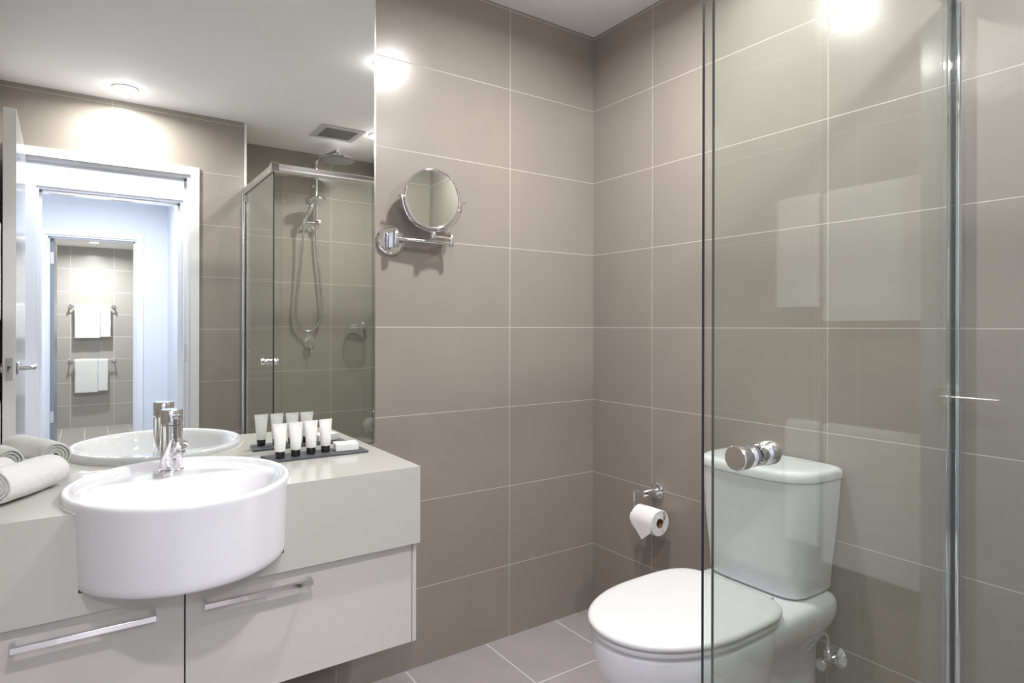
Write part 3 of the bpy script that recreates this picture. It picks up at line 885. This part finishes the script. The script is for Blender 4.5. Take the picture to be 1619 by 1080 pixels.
# stop valve with its hose
VY, VZ = -1.020, 0.243
vv = thing('stop_valve', 'chrome stop valve with braided hose low on the wall beside the toilet', 'valve', (-0.001, VY, VZ))
bm = bmesh.new()
revolve(bm, (-0.0005, VY, VZ), (-1, 0, 0), [(0, 0.032), (0.003, 0.0315), (0.010, 0.022), (0.014, 0.013), (0.020, 0.012)], 36)
link('wall_rose', bm, M_CHROME, vv)
bm = bmesh.new()
cyl(bm, (-0.018, VY, VZ), (-0.062, VY, VZ), 0.0105, 24, 0.001)
revolve(bm, (-0.046, VY, VZ + 0.006), (0, 0, 1), [(0, 0.009), (0.012, 0.009), (0.013, 0.011), (0.024, 0.011), (0.026, 0.006), (0.042, 0.0055)], 20)
vb = link('valve_body', bm, M_CHROME, vv)
bm = bmesh.new()
revolve(bm, (-0.060, VY, VZ), (-1, 0, 0), [(0, 0.012), (0.003, 0.0155), (0.020, 0.0165), (0.024, 0.0145), (0.0242, 0.005), (0.0225, 0.004), (0.0225, 0)], 28, True, False)
link('turn_knob', bm, M_CHROME2, vv)
bm = bmesh.new()
hp = smooth_path([(-0.046, VY, VZ + 0.045), (-0.046, VY + 0.000, VZ + 0.066), (-0.052, VY + 0.006, VZ + 0.078), (-0.066, VY + 0.016, VZ + 0.068), (-0.082, VY + 0.024, VZ + 0.046), (-0.094, VY + 0.032, VZ + 0.034), (-0.098, VY + 0.0405, VZ + 0.034)], 8)
tube(bm, hp, 0.0062, 14)
link('braided_hose', bm, M_BRAID, vv)

# ------------------------------------------------------------------ toilet roll and holder
HX = -0.072
hl = thing('toilet_roll_holder', 'chrome toilet roll holder with open wire arm on the right wall', 'toilet roll holder', (-0.001, -0.357, 0.567))
bm = bmesh.new()
revolve(bm, (-0.0005, -0.357, 0.567), (-1, 0, 0), [(0, 0.0305), (0.008, 0.0305), (0.011, 0.028), (0.011, 0.0145), (0.018, 0.0135), (0.080, 0.0115), (0.082, 0.010), (0.082, 0)], 36, True, False)
link('wall_mount', bm, M_CHROME, hl)
bm = bmesh.new()
RZ = 0.487
pth = fillet([(HX, -0.357, 0.567), (HX, -0.305, 0.567), (HX, -0.305, RZ + 0.008), (HX, -0.450, RZ + 0.008), (HX, -0.450, RZ + 0.034)], 0.009, 6)
tube(bm, pth, 0.0048, 12)
link('wire_arm', bm, M_CHROME, hl)
tr = thing('toilet_roll', 'white toilet roll with its end folded to a point, on the chrome holder', 'toilet roll', (HX, -0.37, RZ - 0.012))
RR, RC, RY0, RY1 = 0.046, 0.0185, -0.330, -0.432
RCZ = RZ - 0.010
bm = bmesh.new()
seg = 56
def circ(y, r): return [Vector((HX + r * math.cos(a), y, RCZ + r * math.sin(a))) for a in [2 * PI * k / seg for k in range(seg)]]
loft(bm, [circ(RY0, RC), circ(RY0, RR - 0.002), circ(RY0 - 0.002, RR), circ(RY1 + 0.002, RR), circ(RY1, RR - 0.002), circ(RY1, RC), circ(RY0, RC)], False, False)
link('paper', bm, M_PAPER, tr)
bm = bmesh.new()
loft(bm, [circ(RY0 - 0.0005, RC - 0.0003), circ(RY1 + 0.0005, RC - 0.0003), circ(RY1 + 0.0005, RC - 0.0022), circ(RY0 - 0.0005, RC - 0.0022), circ(RY0 - 0.0005, RC - 0.0003)], False, False)
link('card_core', bm, M_CARD, tr)
# loose sheet folded to a point
bm = bmesh.new()
nv = 16
left, right = [], []
th = 0.0012
for k in range(nv + 1):
    s = k / nv
    a_ = math.radians(150 + 30 * min(s * 3, 1))
    if s < 1 / 3: px, pz = HX + (RR + 0.0012) * math.cos(a_), RCZ + (RR + 0.0012) * math.sin(a_)
    else: px, pz = HX - RR - 0.0012 + 0.002 * (s - 1 / 3), RCZ - (s - 1 / 3) * 1.5 * 0.060
    fall = max(0, (s - 0.34) / 0.66)
    yl = RY0 + (RY1 - RY0) * 0.01 + fall * (RY1 - RY0) * 0.56
    yr = RY1 - (RY1 - RY0) * 0.01 - max(0, (s - 0.62) / 0.38) * (RY1 - RY0) * 0.42
    left.append((px, yl, pz)); right.append((px, yr, pz))
for lay in (0, 1):
    L_ = [bm.verts.new((x - th * lay, y, z)) for x, y, z in left]; R_ = [bm.verts.new((x - th * lay, y, z)) for x, y, z in right]
    for k in range(nv): bm.faces.new((L_[k], R_[k], R_[k + 1], L_[k + 1]))
    if lay == 0: K = (L_, R_)
    else:
        for A, B_ in ((K[0], L_), (K[1], R_)):
            for k in range(nv): bm.faces.new((A[k], A[k + 1], B_[k + 1], B_[k]))
link('loose_end', bm, M_PAPER, tr)

# ------------------------------------------------------------------ shower enclosure
GZ1, GZ0 = 1.952, 0.035
en = thing('shower_enclosure', 'corner shower enclosure of clear glass with bright aluminium rails', 'shower enclosure', (-0.48, -1.66, 0))
XG = -0.965
def extr_rail(bm, path, prof):
    """profile (d outwards, z) swept along a horizontal polyline with mitred corner"""
    P_ = [Vector(p) for p in path]
    rings = []
    for i, p in enumerate(P_):
        def nrm(a, b):
            d = (b - a).normalized(); return Vector((d.y, -d.x, 0))
        if i == 0: o_ = nrm(P_[0], P_[1])
        elif i == len(P_) - 1: o_ = nrm(P_[-2], P_[-1])
        else:
            n1, n2 = nrm(P_[i - 1], P_[i]), nrm(P_[i], P_[i + 1]); o_ = (n1 + n2); o_ = o_ / o_.dot(n1)
        rings.append([p + o_ * d + Vector((0, 0, z)) for d, z in prof])
    loft(bm, rings)
prof = [(-0.014, 0.0), (0.010, 0.0), (0.015, 0.004), (0.017, 0.010), (0.015, 0.016), (0.013, 0.019), (0.013, 0.036), (0.010, 0.040), (-0.014, 0.040)]
path = [(XG, YF + 0.002, GZ1 - 0.002), (XG, YG, GZ1 - 0.002), (-0.002, YG, GZ1 - 0.002)]
bm = bmesh.new()
extr_rail(bm, path, [(-d, z) for d, z in prof])
link('top_rail', bm, M_ALU, en, angle=25)
bm = bmesh.new()
for z0_ in (0.0,):
    extr_rail(bm, [(XG, YF + 0.002, 0.0005), (XG, YG, 0.0005), (-0.002, YG, 0.0005)], [(-0.014, 0), (0.014, 0), (0.014, 0.022), (0.008, 0.032), (-0.008, 0.032), (-0.014, 0.022)])
link('sill', bm, M_ALU, en, angle=25)
# corner cap
bm = bmesh.new()
add_box(bm, (XG - 0.019, YG - 0.020, GZ1 - 0.004), (XG + 0.020, YG + 0.019, GZ1 + 0.0395))
link('corner_cap', bm, M_CHROME, en, bevel=0.003)
# wall channel on the right wall: a few chrome flutes
bm = bmesh.new()
add_box(bm, (-0.016, YG - 0.018, 0.03), (-0.0005, YG - 0.006, GZ1))
add_box(bm, (-0.018, YG + 0.006, 0.03), (-0.0005, YG + 0.014, GZ1))
cyl(bm, (-0.020, YG - 0.012, 0.03), (-0.020, YG - 0.012, GZ1), 0.007, 16)
cyl(bm, (-0.020, YG + 0.009, 0.03), (-0.020, YG + 0.009, GZ1), 0.005, 16)
link('wall_channel', bm, M_CHROME, en)
bm = bmesh.new()
add_box(bm, (XG - 0.020, YF + 0.0045, 0.03), (XG + 0.016, YF + 0.022, GZ1))
cyl(bm, (XG - 0.014, YF + 0.026, 0.03), (XG - 0.014, YF + 0.026, GZ1), 0.009, 16)
link('wall_channel', bm, M_ALU, en)
def pane(name, a, b, edge_axis, m_edge):
    bm = bmesh.new()
    fs = add_box(bm, a, b)
    bm.normal_update()
    for f in bm.faces:
        n_ = f.normal
        if abs(n_['xyz'.index(edge_axis)]) > 0.5 or abs(n_.z) > 0.5: f.material_index = 1
    return link(name, bm, [M_GLASS, m_edge], en, smooth=False)
pane('fixed_glass', (-0.928, YG - 0.0025, GZ0), (-0.004, YG + 0.0025, GZ1), 'x', M_GEDGE2)
dr = pane('glass_door', (XG - 0.003, YF + 0.030, GZ0 + 0.004), (XG + 0.003, YG - 0.010, GZ1 - 0.004), 'y', M_GEDGE)
# hinge pivot at the top of the door
bm = bmesh.new()
add_box(bm, (XG - 0.012, YF + 0.032, GZ1 - 0.050), (XG + 0.012, YF + 0.060, GZ1 - 0.012))
link('door_pivot', bm, M_CHROME, dr, bevel=0.003)
KY_, KZ = -1.408, 0.989
bm = bmesh.new()
for s in (-1, 1):
    revolve(bm, (XG + 0.0031 * s, KY_, KZ), (s, 0, 0), [(0, 0.0145), (0.003, 0.0162), (0.009, 0.0162), (0.011, 0.0130), (0.0145, 0.0112), (0.018, 0.0130), (0.020, 0.0165), (0.022, 0.0178), (0.038, 0.0178), (0.040, 0.0162), (0.0402, 0)], 40, True, False)
link('door_knob', bm, M_CHROME, dr)

# ------------------------------------------------------------------ shower set
SX = -0.424
ss = thing('shower_set', 'chrome shower column with round rain head, hand shower and hose', 'shower', (SX, YS, 1.3))
bm = bmesh.new()
PY = YS + 0.048
AH = 2.334
tube(bm, fillet([(SX, PY, 1.865), (SX, PY, AH), (-0.375, YS + 0.352, AH), (-0.375, YS + 0.352, AH - 0.058)], 0.028, 8), 0.0105, 18)
link('riser_pipe', bm, M_CHROME, ss)
bm = bmesh.new()
revolve(bm, (-0.375, YS + 0.352, AH - 0.070), (0, 0, 1), [(0, 0.112), (0.002, 0.115), (0.006, 0.114), (0.009, 0.10), (0.011, 0.03), (0.018, 0.017), (0.026, 0.0135)], 56, False, True)
rh = link('rain_head', bm, M_CHROME, ss, angle=50)
bm = bmesh.new()
revolve(bm, (-0.375, YS + 0.352, AH - 0.0702), (0, 0, -1), [(0, 0.110), (0.0006, 0.108), (0.0008, 0)], 48, True, False)
link('spray_face', bm, M_SHFACE, rh)
bm = bmesh.new()
for i in range(-8, 9):
    for j in range(-8, 9):
        x, y = i * 0.0125, j * 0.0125
        if math.hypot(x, y) < 0.102: revolve(bm, (-0.375 + x, YS + 0.352 + y, AH - 0.071), (0, 0, -1), [(0, 0.0028), (0.0024, 0.0020)], 6, False, True)
nz_ = link('nozzles', bm, M_NOZ, rh); nz_['kind'] = 'stuff'
# hand shower: head disc tilted, handle to the holder
hc = Vector((-0.458, YS + 0.150, 2.018)); hn = Vector((0.05, 0.22, -0.97)).normalized()
bm = bmesh.new()
revolve(bm, hc, -hn, [(-0.006, 0.0), (-0.006, 0.062), (-0.002, 0.071), (0.004, 0.072), (0.014, 0.066), (0.022, 0.034), (0.025, 0)], 40, False, False)
hs_end = Vector((-0.520, YS + 0.082, 1.885))
tube(bm, smooth_path([hc - hn * 0.010 + Vector((-0.008, -0.03, -0.004)), hc.lerp(hs_end, 0.45) + Vector((-0.004, -0.010, -0.004)), hs_end], 8), lambda t: 0.012 + 0.003 * math.sin(t * PI), 18)
h = link('hand_shower', bm, M_CHROME, ss, angle=50)
bm = bmesh.new()
for q in range(4):
    for k in range(6 + q * 6):
        a_ = 2 * PI * k / (6 + q * 6); r = 0.012 + q * 0.0150
        u_, v_ = frame(hn)
        revolve(bm, hc + hn * 0.006 + (u_ * math.cos(a_) + v_ * math.sin(a_)) * r, hn, [(0, 0.0032), (0.0018, 0.0024)], 6, False, True)
q_ = link('nozzles', bm, M_NOZ, h); q_['kind'] = 'stuff'
# holder, wall bracket and slider knob
bm = bmesh.new()
bz = 1.888
cyl(bm, (SX, PY, bz - 0.024), (SX, PY, bz + 0.024), 0.0155, 24, 0.002)
cyl(bm, (SX, PY + 0.010, bz), (SX + 0.010, PY + 0.052, bz + 0.004), 0.016, 24, 0.002)
tube(bm, [Vector((SX, PY + 0.006, bz)), Vector((-0.50, PY + 0.022, bz - 0.004))], 0.009, 14)
cyl(bm, (-0.520, YS + 0.082, bz - 0.022), (-0.520, YS + 0.086, bz + 0.012), 0.0165, 24, 0.002)
link('slide_holder', bm, M_CHROME, ss)
bm = bmesh.new()
revolve(bm, (SX - 0.022, YS + 0.0005, bz - 0.030), (0, 1, 0), [(0, 0.030), (0.005, 0.030), (0.010, 0.024), (0.012, 0.012), (0.040, 0.011)], 32)
link('wall_bracket', bm, M_CHROME, ss)
bm = bmesh.new()
revolve(bm, (SX, YS + 0.0005, 2.15), (0, 1, 0), [(0, 0.014), (0.004, 0.014), (0.006, 0.007), (0.040, 0.006)], 24)
link('wall_bracket', bm, M_CHROME, ss)
bm = bmesh.new()
hpath = smooth_path([(-0.520, YS + 0.084, bz - 0.024), (-0.522, YS + 0.078, 1.80), (-0.538, YS + 0.060, 1.55), (-0.560, YS + 0.048, 1.32), (-0.552, YS + 0.040, 1.21), (-0.515, YS + 0.038, 1.155), (-0.470, YS + 0.040, 1.138), (-0.425, YS + 0.042, 1.165), (-0.392, YS + 0.044, 1.225), (-0.384, YS + 0.045, 1.32), (-0.396, YS + 0.046, 1.50), (-0.418, YS + 0.047, 1.70), (SX, PY, 1.84), (SX, PY, 1.868)], 10)
tube(bm, hpath, 0.0068, 12)
link('flexible_hose', bm, M_BRAID, ss)

mx_ = thing('shower_mixer', 'chrome shower mixer plate with short lever below the hose', 'shower mixer', (-0.462, YS, 1.07))
bm = bmesh.new()
revolve(bm, (-0.462, YS + 0.0005, 1.068), (0, 1, 0), [(0, 0.047), (0.004, 0.047), (0.007, 0.044), (0.008, 0.0)], 44, True, False)
link('face_plate', bm, M_CHROME, mx_)
bm = bmesh.new()
revolve(bm, (-0.462, YS + 0.0085, 1.068), (0, 1, 0), [(0, 0.027), (0.002, 0.028), (0.034, 0.026), (0.038, 0.022), (0.0385, 0)], 36, True, False)
kb = link('cartridge_cap', bm, M_CHROME, mx_)
bm = bmesh.new()
tube(bm, [(-0.462, YS + 0.040, 1.055), (-0.458, YS + 0.047, 1.03), (-0.456, YS + 0.054, 0.988)], 0.0045, 12)
link('lever', bm, M_CHROME, kb)

# soap basket
sb = thing('soap_basket', 'small chrome wire soap basket on the shower wall near the corner', 'soap basket', (-0.12, YS, 1.17))
bm = bmesh.new()
revolve(bm, (-0.062, YS + 0.0005, 1.185), (0, 1, 0), [(0, 0.022), (0.006, 0.022), (0.009, 0.018), (0.010, 0.010), (0.050, 0.009), (0.054, 0.006)], 24)
link('wall_mount', bm, M_CHROME, sb)
bm = bmesh.new()
bcx, bcy = -0.145, YS + 0.085
def brim(sx, sy, z): return [Vector((bcx + sx * math.cos(a_), bcy + sy * math.sin(a_), z)) for a_ in [2 * PI * k / 40 for k in range(40)]]
tube(bm, brim(0.074, 0.052, 1.180), 0.0042, 8, closed=True)
tube(bm, brim(0.070, 0.048, 1.164), 0.0034, 8, closed=True)
for k in range(-4, 5):
    y = k * 0.0105; half = 0.068 * math.sqrt(max(0, 1 - (y / 0.050) ** 2))
    if half < 0.012: continue
    tube(bm, fillet([(bcx - half, bcy + y, 1.178), (bcx - half * 0.93, bcy + y, 1.158), (bcx + half * 0.93, bcy + y, 1.158), (bcx + half, bcy + y, 1.178)], 0.006, 4), 0.0024, 6)
tube(bm, [(-0.062, YS + 0.048, 1.185), (-0.085, YS + 0.058, 1.182)], 0.006, 10)
link('wire_dish', bm, M_CHROME, sb)

# ------------------------------------------------------------------ ceiling fittings
def downlight(x, y, z, label, lens=M_LAMP, group='recessed downlights in the bathroom ceiling', r=0.058):
    t = thing('downlight', label, 'ceiling light', (x, y, z), group)
    bm = bmesh.new()
    revolve(bm, (x, y, z - 0.0003), (0, 0, -1), [(0, r * 0.78), (0, r), (0.003, r), (0.005, r * 0.95), (0.005, r * 0.82), (0.002, r * 0.78), (0, r * 0.78)], 40, False, False)
    link('trim_ring', bm, M_GLOSSW, t)
    bm = bmesh.new()
    revolve(bm, (x, y, z - 0.0004), (0, 0, -1), [(0, 0.0), (0, r * 0.77), (0.0022, r * 0.77), (0.003, r * 0.70), (0.003, 0)], 40, False, False)
    link('lens', bm, lens, t)
    return t
downlight(*BATH_LAMPS[0], ZC, 'round white downlight glowing in the ceiling by the doorway')
downlight(*BATH_LAMPS[1], ZC, 'round white downlight in the ceiling between vanity and toilet')
downlight(*BATH_LAMPS[2], ZC, 'round white downlight in the ceiling of the shower beside the vent')
downlight(-1.66, -6.20, FZ, 'small round downlight glowing in the far room ceiling', group='downlights beyond the doorway', r=0.055)
downlight(-1.62, -2.38, ZC, 'round ceiling light in the passage outside the door', M_LAMPC, 'downlights beyond the doorway', 0.16)
downlight(-1.62, -3.7, ZC, 'round ceiling light in the hall between the doorways', M_LAMPC, 'downlights beyond the doorway', 0.18)

vt_ = thing('ceiling_vent', 'square exhaust vent grille in the ceiling above the shower', 'vent', (-0.448, -1.875, ZC))
VX0, VX1, VY0, VY1 = -0.583, -0.313, -2.010, -1.745
bm = bmesh.new()
fw = 0.036
for a_, b_ in (((VX0, VY0), (VX1, VY0 + fw)), ((VX0, VY1 - fw), (VX1, VY1)), ((VX0, VY0 + fw), (VX0 + fw, VY1 - fw)), ((VX1 - fw, VY0 + fw), (VX1, VY1 - fw))):
    add_box(bm, (*a_, ZC - 0.008), (*b_, ZC - 0.0005))
link('frame', bm, M_VENT, vt_, bevel=0.002)
boxobj('recess', [((VX0 + fw, VY0 + fw, ZC - 0.0012), (VX1 - fw, VY1 - fw, ZC - 0.0005))], M_VENTD, vt_)
bm = bmesh.new()
n = 20
for k in range(n):
    x = VX0 + fw + (VX1 - VX0 - 2 * fw) * (k + 0.5) / n
    add_box(bm, (x - 0.0026, VY0 + fw, ZC - 0.0075), (x + 0.0026, VY1 - fw, ZC - 0.0015))
for k in range(14):
    y = VY0 + fw + (VY1 - VY0 - 2 * fw) * (k + 0.5) / 14
    add_box(bm, (VX0 + fw, y - 0.0018, ZC - 0.006), (VX1 - fw, y + 0.0018, ZC - 0.003))
link('grille', bm, M_VENTG, vt_, smooth=False)
